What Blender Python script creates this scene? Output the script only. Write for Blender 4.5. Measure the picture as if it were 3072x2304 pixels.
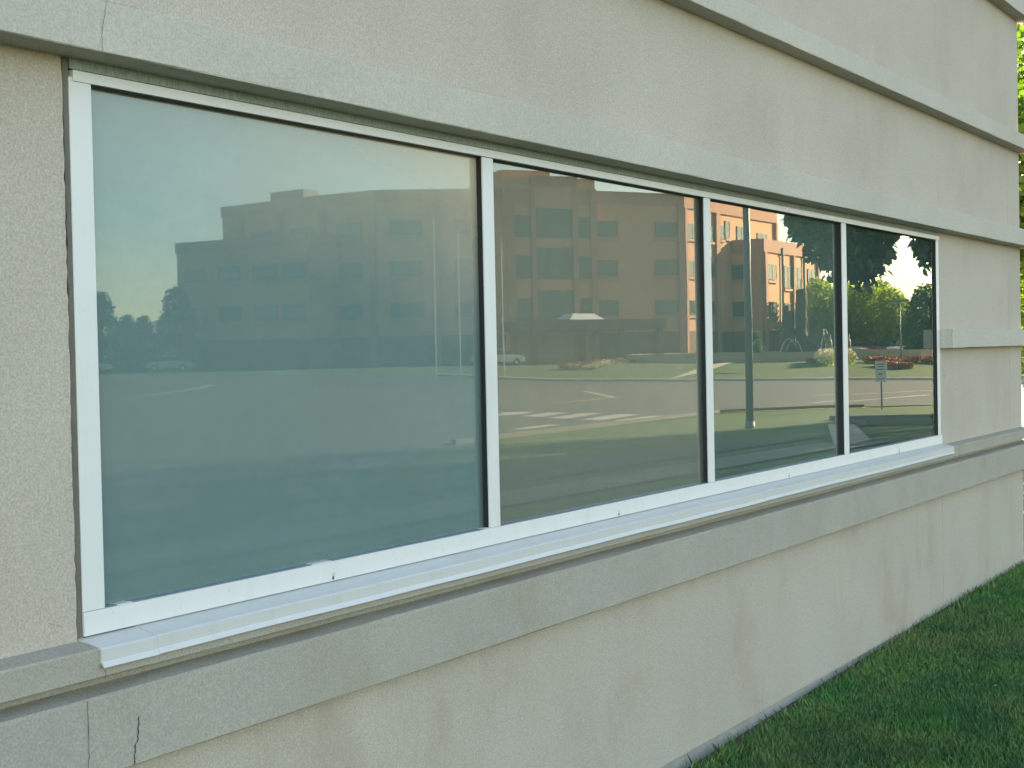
import bpy, math, random
import numpy as np
from mathutils import Vector, Matrix
random.seed(7); RNG = np.random.default_rng(7)
S = bpy.context.scene
for o in list(bpy.data.objects): bpy.data.objects.remove(o, do_unlink=True)
COL = S.collection

# ------------------------------------------------------------------ camera
cam = bpy.data.cameras.new('camera'); co = bpy.data.objects.new('camera', cam); COL.objects.link(co)
FPX, PITCH, ROLL, YAW = 4448.087, -0.0222440, -0.0205774, 0.5579128
fw = Vector((math.cos(YAW)*math.cos(PITCH), math.sin(YAW)*math.cos(PITCH), math.sin(PITCH)))
r0 = Vector((math.sin(YAW), -math.cos(YAW), 0)); u0 = r0.cross(fw)
rt = r0*math.cos(ROLL)+u0*math.sin(ROLL); up = -r0*math.sin(ROLL)+u0*math.cos(ROLL)
M = Matrix(((rt.x, up.x, -fw.x, 0), (rt.y, up.y, -fw.y, -2.5), (rt.z, up.z, -fw.z, 0), (0, 0, 0, 1)))
co.matrix_world = M
cam.sensor_fit = 'HORIZONTAL'; cam.sensor_width = 36.0; cam.lens = FPX/3072*36.0
cam.clip_start = 0.05; cam.clip_end = 20000
S.camera = co
S.render.resolution_x = 1024; S.render.resolution_y = 768

# ------------------------------------------------------------------ sky + sun
SUN_AZ, SUN_EL = math.radians(29), math.radians(19)      # azimuth from +X towards +Y
W = bpy.data.worlds.new('World'); S.world = W; W.use_nodes = True
nt = W.node_tree; nt.nodes.clear()
out = nt.nodes.new('ShaderNodeOutputWorld'); bg = nt.nodes.new('ShaderNodeBackground')
sky = nt.nodes.new('ShaderNodeTexSky'); sky.sky_type = 'NISHITA'; sky.sun_disc = False
sky.sun_elevation = SUN_EL; sky.sun_rotation = math.pi/2-SUN_AZ
sky.altitude = 1300; sky.air_density = 1.0; sky.dust_density = 1.0; sky.ozone_density = 1.0
tint = nt.nodes.new('ShaderNodeMix'); tint.data_type = 'RGBA'; tint.blend_type = 'MULTIPLY'
tint.inputs[0].default_value = 1.0; tint.inputs[7].default_value = (1.0, 0.868, 0.715, 1)
nt.links.new(sky.outputs[0], tint.inputs[6]); nt.links.new(tint.outputs[2], bg.inputs[0])
bg.inputs[1].default_value = 0.085
nt.links.new(bg.outputs[0], out.inputs[0])
sd = bpy.data.lights.new('sun', 'SUN'); sd.energy = 4.6; sd.angle = math.radians(0.5); sd.color = (1.0, 0.80, 0.56)
so = bpy.data.objects.new('sun', sd); COL.objects.link(so)
sv = Vector((math.cos(SUN_AZ)*math.cos(SUN_EL), math.sin(SUN_AZ)*math.cos(SUN_EL), math.sin(SUN_EL)))
so.rotation_euler = sv.to_track_quat('Z', 'Y').to_euler(); so.location = (30, 20, 40)
S.view_settings.view_transform = 'Standard'; S.view_settings.look = 'None'
S.view_settings.gamma = 1.0; S.view_settings.exposure = 3.33

# ------------------------------------------------------------------ materials
def new_mat(name):
    m = bpy.data.materials.new(name); m.use_nodes = True
    t = m.node_tree; b = t.nodes['Principled BSDF']
    return m, t, b
def N(t, k, **kw):
    n = t.nodes.new(k)
    for a, v in kw.items(): setattr(n, a, v)
    return n
def coords(t, scale=(1, 1, 1), kind='Object'):
    c = N(t, 'ShaderNodeTexCoord'); mp = N(t, 'ShaderNodeMapping'); mp.inputs['Scale'].default_value = scale
    t.links.new(c.outputs[kind], mp.inputs[0]); return mp.outputs[0]
def noise(t, vec, scale, detail=4, rough=0.55):
    n = N(t, 'ShaderNodeTexNoise'); n.inputs['Scale'].default_value = scale
    n.inputs['Detail'].default_value = detail; n.inputs['Roughness'].default_value = rough
    t.links.new(vec, n.inputs['Vector']); return n.outputs[0]
def ramp(t, fac, stops):
    r = N(t, 'ShaderNodeValToRGB'); e = r.color_ramp.elements
    while len(e) < len(stops): e.new(0.5)
    for i, (p, c) in enumerate(stops):
        e[i].position = p; e[i].color = (c, c, c, 1) if isinstance(c, (int, float)) else tuple(c)+(1,)
    t.links.new(fac, r.inputs[0]); return r.outputs[0]
def mix(t, fac, a, b, mode='MIX'):
    m = N(t, 'ShaderNodeMix'); m.data_type = 'RGBA'; m.blend_type = mode
    for sock, v in ((m.inputs[0], fac), (m.inputs[6], a), (m.inputs[7], b)):
        if hasattr(v, 'links') or hasattr(v, 'is_linked'): t.links.new(v, sock)
        elif isinstance(v, (int, float)): sock.default_value = v
        else: sock.default_value = tuple(v)+(1,)
    return m.outputs[2]
def math_(t, op, a, b=None):
    m = N(t, 'ShaderNodeMath'); m.operation = op
    for i, v in enumerate((a, b)):
        if v is None: continue
        if hasattr(v, 'is_linked'): t.links.new(v, m.inputs[i])
        else: m.inputs[i].default_value = v
    return m.outputs[0]
def bump(t, b, h, strength, dist):
    n = N(t, 'ShaderNodeBump'); n.inputs['Strength'].default_value = strength; n.inputs['Distance'].default_value = dist
    t.links.new(h, n.inputs['Height']); t.links.new(n.outputs[0], b.inputs['Normal'])
def plain(name, col, rough=0.8, metal=0.0, var=0.12, scale=3.0, bmp=0.0, bscale=60):
    m, t, b = new_mat(name); v = coords(t)
    f = noise(t, v, scale, 5)
    c = mix(t, f, tuple(x*(1-var) for x in col), tuple(min(1, x*(1+var)) for x in col))
    t.links.new(c, b.inputs['Base Color']); b.inputs['Roughness'].default_value = rough; b.inputs['Metallic'].default_value = metal
    if bmp: bump(t, b, noise(t, v, bscale, 3), 0.6, bmp)
    return m

def stucco(name, col, stain, stain_amt, grain=0.16, warm=(0.6, 0.5, 0.38), drip=None):
    """float-finished acrylic render: sand grain, blotches, vertical run-off stains"""
    m, t, b = new_mat(name); v = coords(t)
    c = mix(t, ramp(t, noise(t, v, 1.3, 5), [(0.3, 0.0), (0.7, 1.0)]), tuple(x*0.93 for x in col), tuple(x*1.05 for x in col))
    vs = coords(t, (3.0, 3.0, 1.5)); f = noise(t, vs, 1.0, 9, 0.7)
    vb = coords(t, (1.1, 1.1, 1.3)); g = noise(t, vb, 1.0, 4)
    st = math_(t, 'MULTIPLY', ramp(t, f, [(0.44, 0.0), (0.66, 1.0)]), ramp(t, g, [(0.44, 0.0), (0.60, 1.0)]))
    st = math_(t, 'MULTIPLY', st, stain_amt)
    c = mix(t, st, c, stain)
    if drip:   # streaks that start at a given height and fade downwards
        z0, ln = drip
        sp = N(t, 'ShaderNodeSeparateXYZ'); t.links.new(coords(t), sp.inputs[0])
        d = math_(t, 'DIVIDE', math_(t, 'SUBTRACT', z0, sp.outputs[2]), ln)
        d = math_(t, 'SUBTRACT', 1.0, d)
        vd = coords(t, (11, 11, 0.25)); dn = ramp(t, noise(t, vd, 1.0, 4), [(0.42, 0.0), (0.75, 1.0)])
        cl = N(t, 'ShaderNodeClamp'); t.links.new(math_(t, 'MULTIPLY', d, dn), cl.inputs[0])
        c = mix(t, math_(t, 'MULTIPLY', cl.outputs[0], 0.5), c, warm)
    gr = noise(t, v, 170, 2, 0.7)
    c = mix(t, ramp(t, gr, [(0.32, 1.0), (0.68, 0.0)]), c, mix(t, 1.0, c, (1-grain*2, 1-grain*2, 1-grain*2.1), 'MULTIPLY'))
    gr2 = noise(t, v, 60, 2, 0.6)
    c = mix(t, ramp(t, gr2, [(0.35, grain*1.5), (0.6, 0.0)]), c, (0.30, 0.26, 0.21))
    t.links.new(c, b.inputs['Base Color']); b.inputs['Roughness'].default_value = 0.92
    b.inputs['Specular IOR Level'].default_value = 0.2
    bump(t, b, mix(t, 0.5, noise(t, v, 130, 3, 0.6), noise(t, v, 5, 3)), 0.55, 0.004)
    return m
M_WALL = stucco('cream_stucco', (0.53, 0.468, 0.385), (0.45, 0.37, 0.28), 0.55)
M_LOW = stucco('lower_stucco', (0.50, 0.45, 0.37), (0.42, 0.345, 0.265), 0.85, drip=(-0.90, 0.16))
M_BAND = stucco('band_stucco', (0.52, 0.48, 0.405), (0.45, 0.40, 0.32), 0.4, grain=0.11)
M_LEDGE = stucco('ledge_stucco', (0.40, 0.375, 0.31), (0.34, 0.285, 0.215), 0.8, grain=0.14)
M_CONC = plain('foundation_concrete', (0.31, 0.30, 0.27), 0.9, var=0.25, scale=9, bmp=0.003)
M_CRACK = plain('crack_shadow', (0.05, 0.045, 0.04), 1.0)
M_SEAL = plain('brown_sealant', (0.13, 0.115, 0.09), 0.75, var=0.3, scale=20, bmp=0.004, bscale=40)
M_RUBBER = plain('black_gasket', (0.010, 0.010, 0.012), 0.6)
M_INNER = plain('dark_interior', (0.02, 0.02, 0.02), 1.0)

def white_metal(name, col=(0.63, 0.615, 0.58), dirt=(0.36, 0.33, 0.26), amt=0.22):
    m, t, b = new_mat(name)
    v = coords(t); vs = coords(t, (9, 9, 2))
    f = ramp(t, noise(t, vs, 1.5, 6, 0.65), [(0.5, 0.0), (0.85, 1.0)])
    c = mix(t, math_(t, 'MULTIPLY', f, amt), col, dirt)
    f2 = ramp(t, noise(t, v, 90, 2, 0.8), [(0.68, 0.0), (0.75, 0.5)])
    c = mix(t, f2, c, (0.30, 0.27, 0.22))
    t.links.new(c, b.inputs['Base Color']); b.inputs['Roughness'].default_value = 0.42
    bump(t, b, noise(t, v, 2.5, 3), 0.25, 0.004)
    return m
M_WHITE = white_metal('white_aluminium')
M_SILL = white_metal('sill_aluminium', (0.53, 0.52, 0.49), amt=0.35)
M_SILLTOP = M_SILL
def flashing_mat():
    m, t, b = new_mat('weathered_flashing'); vs = coords(t, (150, 150, 40)); v = coords(t)
    f = noise(t, vs, 1.0, 6, 0.8)
    c = ramp(t, f, [(0.3, (0.15, 0.19, 0.18)), (0.5, (0.27, 0.33, 0.32)), (0.72, (0.46, 0.52, 0.50))])
    c = mix(t, math_(t, 'MULTIPLY', noise(t, v, 8, 4), 0.6), c, (0.22, 0.24, 0.20))
    t.links.new(c, b.inputs['Base Color']); b.inputs['Roughness'].default_value = 0.6; b.inputs['Metallic'].default_value = 0.3
    return m
M_FLASH = flashing_mat()
def rust_mat():
    m, t, b = new_mat('rusty_hole'); b.inputs['Base Color'].default_value = (0.035, 0.012, 0.008, 1); b.inputs['Roughness'].default_value = 1
    return m
M_RUST = rust_mat()
M_RUSTSTAIN = plain('rust_stain', (0.50, 0.44, 0.35), 0.8, var=0.2, scale=40)

def glass_mat(name, base, dust, ior, wav=0.0, film=None, mir=1.3, back=False):
    """coated tinted window glass: mirror layer by Fresnel over the dull film seen behind it"""
    m, t, b = new_mat(name); v = coords(t)
    o = t.nodes['Material Output']; t.nodes.remove(b)
    if not back: base = (0.205, 0.285, 0.265) if film else (0.25, 0.265, 0.21)
    dif = N(t, 'ShaderNodeBsdfDiffuse'); gl = N(t, 'ShaderNodeBsdfGlossy'); mx = N(t, 'ShaderNodeMixShader')
    gl.inputs['Roughness'].default_value = 0.001 + 0.02*dust
    gl.inputs['Color'].default_value = (0.88, 1.0, 1.0, 1) if film else (0.97, 1.0, 0.93, 1)
    fr = N(t, 'ShaderNodeFresnel'); fr.inputs['IOR'].default_value = ior
    big = noise(t, coords(t, (0.7, 0.7, 1.1)), 1.0, 3); fine = noise(t, coords(t, (260, 260, 130)), 1.0, 2, 0.8)
    c = mix(t, big, tuple(x*0.85 for x in base), tuple(x*1.12 for x in base))
    c = mix(t, ramp(t, fine, [(0.35, 0.0), (0.65, 1.0)]), mix(t, 1.0, c, (0.9, 0.9, 0.9), 'MULTIPLY'), c)
    # wiped / dusty film with vertical run marks, water spots
    run = noise(t, coords(t, (24, 24, 0.8)), 1.0, 5, 0.6)
    c = mix(t, math_(t, 'MULTIPLY', ramp(t, run, [(0.45, 0.0), (0.8, 1.0)]), 0.08*dust), c, (0.40, 0.42, 0.38))
    sp = ramp(t, noise(t, v, 75, 1, 0.5), [(0.745, 0.0), (0.775, 1.0)])
    c = mix(t, math_(t, 'MULTIPLY', sp, 0.12*dust), c, (0.6, 0.62, 0.58))
    if film:   # pale beige tint that strengthens towards the upper right of this pane
        sp2 = N(t, 'ShaderNodeSeparateXYZ'); t.links.new(coords(t), sp2.inputs[0])
        w = math_(t, 'ADD', math_(t, 'MULTIPLY', sp2.outputs[0], 0.30), math_(t, 'MULTIPLY', sp2.outputs[2], 1.2))
        w = math_(t, 'ADD', w, math_(t, 'MULTIPLY', noise(t, coords(t, (1.6, 1.6, 3.0)), 1.0, 4), 0.5))
        c = mix(t, ramp(t, math_(t, 'MULTIPLY', w, 0.45), [(0.62, 0.0), (0.93, 1.0)]), c, (0.60, 0.51, 0.36))
    t.links.new(c, dif.inputs[0])
    if wav:
        bp = N(t, 'ShaderNodeBump'); bp.inputs['Strength'].default_value = 1.0; bp.inputs['Distance'].default_value = wav
        t.links.new(noise(t, coords(t, (1.0, 1.0, 1.7)), 1.2, 1), bp.inputs['Height']); t.links.new(bp.outputs[0], gl.inputs['Normal'])
    ff = N(t, 'ShaderNodeClamp'); 
    gb = N(t, 'ShaderNodeNewGeometry'); front = math_(t, 'SUBTRACT', 1.0, gb.outputs['Backfacing'])
    t.links.new(math_(t, 'MULTIPLY', math_(t, 'MULTIPLY', fr.outputs[0], mir), front), ff.inputs[0])
    t.links.new(ff.outputs[0], mx.inputs[0]); t.links.new(dif.outputs[0], mx.inputs[1]); t.links.new(gl.outputs[0], mx.inputs[2])
    if back:
        t.links.new(dif.outputs[0], o.inputs[0]); return m
    # the pane itself: thin dust haze over clear glass, then the coated reflection
    tr = N(t, 'ShaderNodeBsdfTransparent'); m2 = N(t, 'ShaderNodeMixShader')
    mott = ramp(t, noise(t, coords(t, (2.2, 2.2, 2.6)), 1.0, 7, 0.62), [(0.3, 0.70*dust), (0.7, 1.15*dust)]); t.links.new(mott, m2.inputs[0])
    if film:
        fm = ramp(t, math_(t, 'MULTIPLY', w, 0.45), [(0.64, 0.0), (0.93, film)]); t.links.new(math_(t, 'MAXIMUM', fm, mott), m2.inputs[0])
    t.links.new(tr.outputs[0], mx.inputs[1]); t.links.new(mx.outputs[0], m2.inputs[1]); t.links.new(dif.outputs[0], m2.inputs[2])
    t.links.new(m2.outputs[0], o.inputs[0]); return m
GSPEC = [((0.195, 0.325, 0.305), 0.40, 0.0003, 0.62, 1.12), ((0.190, 0.220, 0.170), 0.20, 0.0003, None, 1.12), ((0.075, 0.125, 0.105), 0.05, 0.00018, None, 1.12), ((0.035, 0.065, 0.058), 0.02, 0.00018, None, 1.02)]  # film colours step darker pane by pane in place of viewing-angle light loss
M_GLASS = [glass_mat('coated_glass', b_, d_, 1.75, w_, f_, m_) for b_, d_, w_, f_, m_ in GSPEC]
M_FILM = [glass_mat('window_film', b_, d_, 1.75, 0.0, None, m_, True) for b_, d_, w_, f_, m_ in GSPEC]
M_TAN = plain('tan_render', (0.53, 0.30, 0.165), 0.9, var=0.06, scale=0.3)
M_BROWN = plain('brown_render', (0.38, 0.21, 0.14), 0.9, var=0.06, scale=0.3)
M_BRICK = plain('dark_brick', (0.15, 0.09, 0.06), 0.9, var=0.15, scale=2)
M_FGLASS = plain('hospital_glass', (0.055, 0.085, 0.08), 0.15, var=0.2, scale=0.5)
M_FFRAME = plain('dark_window_frame', (0.05, 0.06, 0.06), 0.6)
M_FSILL = plain('cast_sill', (0.42, 0.24, 0.15), 0.8)
M_ROOFW = plain('white_skylight', (0.75, 0.77, 0.75), 0.5)
M_ASPH = plain('asphalt', (0.075, 0.072, 0.065), 0.95, var=0.25, scale=0.5)
M_PAVE = plain('pale_concrete', (0.45, 0.41, 0.34), 0.9, var=0.12, scale=1.2)
M_WALK = plain('dark_walk', (0.20, 0.18, 0.15), 0.9, var=0.2, scale=1.0)  # mid-dark walk tone, well below the pale concrete
M_KERB2 = plain('dark_kerb', (0.15, 0.14, 0.115), 0.9)  # darker tone than the island kerb, for the near verge
M_KERB = plain('kerb_concrete', (0.50, 0.46, 0.38), 0.9)
M_PAINT = plain('road_paint_white', (0.42, 0.41, 0.36), 0.8, var=0.15, scale=3)
M_YEL = plain('road_paint_yellow', (0.60, 0.38, 0.08), 0.8, var=0.15, scale=3)
M_TURF = plain('mown_lawn', (0.075, 0.125, 0.025), 1.0, var=0.3, scale=0.4)
M_ROCK = plain('fountain_rock', (0.085, 0.075, 0.055), 0.95, var=0.4, scale=1.2, bmp=0.15, bscale=1.6)
M_WALLST = plain('fountain_wall_stone', (0.36, 0.29, 0.20), 0.9, var=0.15, scale=1)
M_BRONZE = plain('weathered_bronze', (0.13, 0.12, 0.08), 0.55, var=0.3, scale=3)
M_PALE = plain('pale_statue', (0.62, 0.60, 0.54), 0.7)
M_POLE = plain('grey_painted_steel', (0.14, 0.15, 0.15), 0.5)
M_ALU = plain('brushed_pole', (0.6, 0.6, 0.58), 0.35, metal=0.4)
M_SIGN = plain('sign_white', (0.55, 0.58, 0.56), 0.6)
M_SIGNINK = plain('sign_ink', (0.10, 0.12, 0.12), 0.7)
M_SIGNRED = plain('sign_red', (0.35, 0.06, 0.05), 0.7)
M_BARK = plain('bark', (0.11, 0.085, 0.06), 0.95, var=0.4, scale=9, bmp=0.02, bscale=14)
M_RED = plain('red_flowers', (0.36, 0.035, 0.05), 0.8, var=0.5, scale=5)
M_CREAM = plain('cream_flowers', (0.75, 0.66, 0.42), 0.8, var=0.2, scale=5)
M_TYRE = plain('tyre_rubber', (0.02, 0.02, 0.02), 0.9)
M_CARGL = plain('car_glass', (0.03, 0.04, 0.045), 0.1)
M_HILL = plain('hazy_hill', (0.25, 0.27, 0.30), 1.0, var=0.1, scale=0.003)
def water_mat():
    m, t, b = new_mat('falling_water'); b.inputs['Base Color'].default_value = (0.8, 0.82, 0.82, 1); b.inputs['Roughness'].default_value = 0.2
    return m
M_WATER = water_mat()
def paint_mat(name, col):
    m, t, b = new_mat(name); b.inputs['Base Color'].default_value = tuple(col)+(1,)
    b.inputs['Roughness'].default_value = 0.3; b.inputs['Coat Weight'].default_value = 0.6
    return m
def leaf_mat(name, dark, light, trans=0.3):
    m, t, b = new_mat(name); o = t.nodes['Material Output']
    g = N(t, 'ShaderNodeNewGeometry')
    c = ramp(t, g.outputs['Random Per Island'], [(0.0, dark), (1.0, light)])
    big = noise(t, coords(t), 0.9, 3)
    c = mix(t, ramp(t, big, [(0.35, 0.0), (0.65, 0.5)]), c, tuple(x*1.5 for x in light))
    t.links.new(c, b.inputs['Base Color']); b.inputs['Roughness'].default_value = 0.5; b.inputs['Specular IOR Level'].default_value = 0.35
    tr = N(t, 'ShaderNodeBsdfTranslucent'); ms = N(t, 'ShaderNodeMixShader'); ms.inputs[0].default_value = trans
    t.links.new(mix(t, 1.0, c, (1.5, 1.6, 0.5), 'MULTIPLY'), tr.inputs[0])
    t.links.new(b.outputs[0], ms.inputs[1]); t.links.new(tr.outputs[0], ms.inputs[2]); t.links.new(ms.outputs[0], o.inputs[0])
    return m
M_LEAF = leaf_mat('pear_leaf', (0.016, 0.042, 0.026), (0.032, 0.075, 0.030), 0.07)
M_LEAF4 = leaf_mat('bright_leaf', (0.035, 0.085, 0.015), (0.11, 0.18, 0.03), 0.3)
M_LEAF2 = leaf_mat('far_leaf_green', (0.11, 0.17, 0.03), (0.26, 0.32, 0.06), 0.45)
M_LEAF3 = leaf_mat('far_leaf_dark', (0.04, 0.08, 0.028), (0.085, 0.14, 0.04))
def grass_mat():
    m, t, b = new_mat('grass_blades'); o = t.nodes['Material Output']
    g = N(t, 'ShaderNodeNewGeometry')
    c = ramp(t, g.outputs['Random Per Island'], [(0.0, (0.045, 0.155, 0.042)), (0.6, (0.080, 0.235, 0.045)), (0.93, (0.15, 0.29, 0.06)), (1.0, (0.22, 0.20, 0.10))])
    p = ramp(t, noise(t, coords(t), 1.1, 4, 0.6), [(0.40, 0.0), (0.68, 1.0)])
    c = mix(t, math_(t, 'MULTIPLY', p, 0.8), c, (0.20, 0.22, 0.085))
    p2 = ramp(t, noise(t, coords(t, (1, 1, 1)), 2.3, 3, 0.6), [(0.45, 0.0), (0.65, 1.0)])
    c = mix(t, math_(t, 'MULTIPLY', p2, 0.6), c, (0.022, 0.100, 0.045))
    t.links.new(c, b.inputs['Base Color']); b.inputs['Roughness'].default_value = 0.55; b.inputs['Specular IOR Level'].default_value = 0.3
    return m
M_GRASS = grass_mat()
def ground_mat():
    m, t, b = new_mat('ground_turf'); v = coords(t)
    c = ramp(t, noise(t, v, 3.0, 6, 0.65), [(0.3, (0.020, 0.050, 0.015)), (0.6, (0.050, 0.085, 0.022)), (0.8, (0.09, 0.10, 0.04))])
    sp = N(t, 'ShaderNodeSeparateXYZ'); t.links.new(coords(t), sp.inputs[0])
    # away from the wall the turf colour turns brighter
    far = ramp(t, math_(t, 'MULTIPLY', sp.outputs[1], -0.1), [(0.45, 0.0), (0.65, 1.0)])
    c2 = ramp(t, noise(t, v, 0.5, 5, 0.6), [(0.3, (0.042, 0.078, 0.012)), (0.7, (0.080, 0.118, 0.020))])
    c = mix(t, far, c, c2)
    # bare soil against the foundation
    so_ = ramp(t, math_(t, 'ADD', math_(t, 'MULTIPLY', sp.outputs[1], -1.0), math_(t, 'MULTIPLY', noise(t, v, 2.2, 4), 0.12)), [(0.06, 1.0), (0.10, 0.0)])
    c = mix(t, so_, c, (0.10, 0.075, 0.05))
    t.links.new(c, b.inputs['Base Color']); b.inputs['Roughness'].default_value = 1.0
    bump(t, b, noise(t, v, 30, 4), 0.6, 0.02)
    return m
M_GROUND = ground_mat()

# ------------------------------------------------------------------ helpers
def props(o, label=None, cat=None, group=None, kind=None):
    if label: o['label'] = label
    if cat: o['category'] = cat
    if group: o['group'] = group
    if kind: o['kind'] = kind
    return o
def thing(name, label, cat, loc=(0, 0, 0), rz=0.0, group=None):
    o = bpy.data.objects.new(name, None); COL.objects.link(o); o.empty_display_size = 0.2
    o.location = loc; o.rotation_euler = (0, 0, rz); return props(o, label, cat, group)
class MB:
    def __init__(s): s.v = []; s.f = []
    def add(s, vs, fs):
        k = len(s.v); s.v += [tuple(x) for x in vs]; s.f += [tuple(i+k for i in f) for f in fs]; return s
    def box(s, x0, x1, y0, y1, z0, z1):
        return s.add([(x0,y0,z0),(x1,y0,z0),(x1,y1,z0),(x0,y1,z0),(x0,y0,z1),(x1,y0,z1),(x1,y1,z1),(x0,y1,z1)],
                     [(0,3,2,1),(4,5,6,7),(0,1,5,4),(1,2,6,5),(2,3,7,6),(3,0,4,7)])
    def fbox(s, A, B, s0, s1, z0, z1, d0, d1):
        """box on a facade running A->B: s along it, d out of it (to the right of A->B)"""
        A = Vector(A); B = Vector(B); t = (B-A).normalized(); n = Vector((-t.y, t.x))
        P = [A+t*s0+n*d0, A+t*s1+n*d0, A+t*s1+n*d1, A+t*s0+n*d1]
        vs = [(p.x, p.y, z0) for p in P]+[(p.x, p.y, z1) for p in P]
        return s.add(vs, [(0,3,2,1),(4,5,6,7),(0,1,5,4),(1,2,6,5),(2,3,7,6),(3,0,4,7)])
    def tube(s, pts, rad, n=10, cap=True):
        pts = [Vector(p) for p in pts]; rs = rad if isinstance(rad, (list, tuple)) else [rad]*len(pts)
        k = len(s.v); ref = Vector((0, 0, 1))
        for i, p in enumerate(pts):
            d = (pts[min(i+1, len(pts)-1)]-pts[max(i-1, 0)]).normalized()
            a = d.cross(ref if abs(d.dot(ref)) < 0.95 else Vector((1, 0, 0))).normalized(); b = d.cross(a)
            for j in range(n):
                an = 2*math.pi*j/n; q = p+(a*math.cos(an)+b*math.sin(an))*rs[i]; s.v.append(tuple(q))
        for i in range(len(pts)-1):
            for j in range(n):
                a0 = k+i*n+j; a1 = k+i*n+(j+1) % n
                s.f.append((a0, a1, a1+n, a0+n))
        if cap:
            s.f.append(tuple(k+j for j in range(n))[::-1]); e = k+(len(pts)-1)*n; s.f.append(tuple(e+j for j in range(n)))
        return s
    def prism(s, poly, y0, y1, axis='y'):
        n = len(poly)
        if axis == 'y': vs = [(a, y0, b) for a, b in poly]+[(a, y1, b) for a, b in poly]
        elif axis == 'z': vs = [(a, b, y0) for a, b in poly]+[(a, b, y1) for a, b in poly]
        else: vs = [(y0, a, b) for a, b in poly]+[(y1, a, b) for a, b in poly]
        return s.add(vs, [tuple(range(n)), tuple(range(2*n-1, n-1, -1))]+[(i, i+n, (i+1) % n+n, (i+1) % n) for i in range(n)])
    def build(s, name, m, parent=None, smooth=False, bevel=0.0):
        me = bpy.data.meshes.new(name); me.from_pydata(s.v, [], s.f); me.materials.append(m)
        import bmesh
        b = bmesh.new(); b.from_mesh(me); bmesh.ops.recalc_face_normals(b, faces=b.faces); b.to_mesh(me); b.free()
        if smooth: me.polygons.foreach_set('use_smooth', [True]*len(me.polygons))
        o = bpy.data.objects.new(name, me); COL.objects.link(o); o.parent = parent
        if bevel:
            md = o.modifiers.new('bevel', 'BEVEL'); md.width = bevel; md.segments = 2; md.limit_method = 'ANGLE'; md.angle_limit = math.radians(40)
        return o
def np_mesh(name, V, F, m, parent=None):
    """V (N,3), F (M,k) arrays"""
    me = bpy.data.meshes.new(name); k = F.shape[1]
    me.vertices.add(len(V)); me.vertices.foreach_set('co', V.astype(np.float32).ravel())
    me.loops.add(F.size); me.loops.foreach_set('vertex_index', F.astype(np.int32).ravel())
    me.polygons.add(len(F)); me.polygons.foreach_set('loop_start', np.arange(0, F.size, k, dtype=np.int32))
    me.update(calc_edges=True); me.validate(); me.materials.append(m)
    o = bpy.data.objects.new(name, me); COL.objects.link(o); o.parent = parent; return o
def copy_tree(o, parent=None):
    c = o.copy(); COL.objects.link(c); c.parent = parent
    for ch in list(o.children): copy_tree(ch, c)
    return c

# ------------------------------------------------------------------ terrain
def smooth(t): t = min(1, max(0, t)); return t*t*(3-2*t)
def gz(x, y):
    s = -y; hx = min(0.06, max(-0.05, (x-5.3)*0.017-0.02)); r = math.hypot(x, y+2.5)
    return -1.64+hx*(1-smooth(s/7))-0.76*smooth((s-1)/16)+1.1*smooth((r-92)/34)
xs = list(np.arange(-30, 0, 2.0))+list(np.arange(0, 14, 0.25))+list(np.arange(14, 60, 1.0))+list(np.arange(60, 200, 2.0))+[200, 240, 300, 500, 900, 1600, 3000, 6000]
ys = [-6000, -3000, -1600, -900, -500, -300]+list(np.arange(-240, -60, 4.0))+list(np.arange(-60, -20, 2.0))+list(np.arange(-20, -6, 1.0))+list(np.arange(-6, 0.5, 0.25))+[2, 5, 10, 15, 20, 30, 45, 60, 80, 120, 200, 400, 900, 3000]
xs = [-6000, -2000, -600, -200, -80]+xs
V = np.array([(x, y, gz(x, y)) for y in ys for x in xs]); nx = len(xs)
F = np.array([(j*nx+i, j*nx+i+1, (j+1)*nx+i+1, (j+1)*nx+i) for j in range(len(ys)-1) for i in range(nx-1)])
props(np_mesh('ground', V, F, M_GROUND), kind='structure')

def sheet(name, poly, off, m, step=1.0, kind='structure', parent=None, thick=0.0):
    """a convex piece of paving laid on the terrain"""
    import bmesh
    P = [Vector((p[0], p[1], 0)) for p in poly]
    area = sum(P[i].x*P[(i+1) % len(P)].y-P[(i+1) % len(P)].x*P[i].y for i in range(len(P)))
    if area < 0: P.reverse()
    x0 = min(p.x for p in P); x1 = max(p.x for p in P); y0 = min(p.y for p in P); y1 = max(p.y for p in P)
    nx_ = max(1, int((x1-x0)/step)); ny_ = max(1, int((y1-y0)/step))
    b = bmesh.new(); g = [[b.verts.new((x0+(x1-x0)*i/nx_, y0+(y1-y0)*j/ny_, 0)) for i in range(nx_+1)] for j in range(ny_+1)]
    for j in range(ny_):
        for i in range(nx_): b.faces.new((g[j][i], g[j][i+1], g[j+1][i+1], g[j+1][i]))
    for i, p in enumerate(P):
        q = P[(i+1) % len(P)]; d = q-p; nrm = Vector((d.y, -d.x, 0))
        bmesh.ops.bisect_plane(b, geom=b.verts[:]+b.edges[:]+b.faces[:], plane_co=p, plane_no=nrm, clear_outer=True)
    for v in b.verts: v.co.z = gz(v.co.x, v.co.y)+off
    if thick:
        r = bmesh.ops.extrude_face_region(b, geom=b.faces[:])
        for v in [e for e in r['geom'] if isinstance(e, bmesh.types.BMVert)]: v.co.z += thick
    me = bpy.data.meshes.new(name); b.to_mesh(me); b.free(); me.materials.append(m)
    o = bpy.data.objects.new(name, me); COL.objects.link(o); o.parent = parent
    if kind and not parent: o['kind'] = kind
    return o
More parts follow.
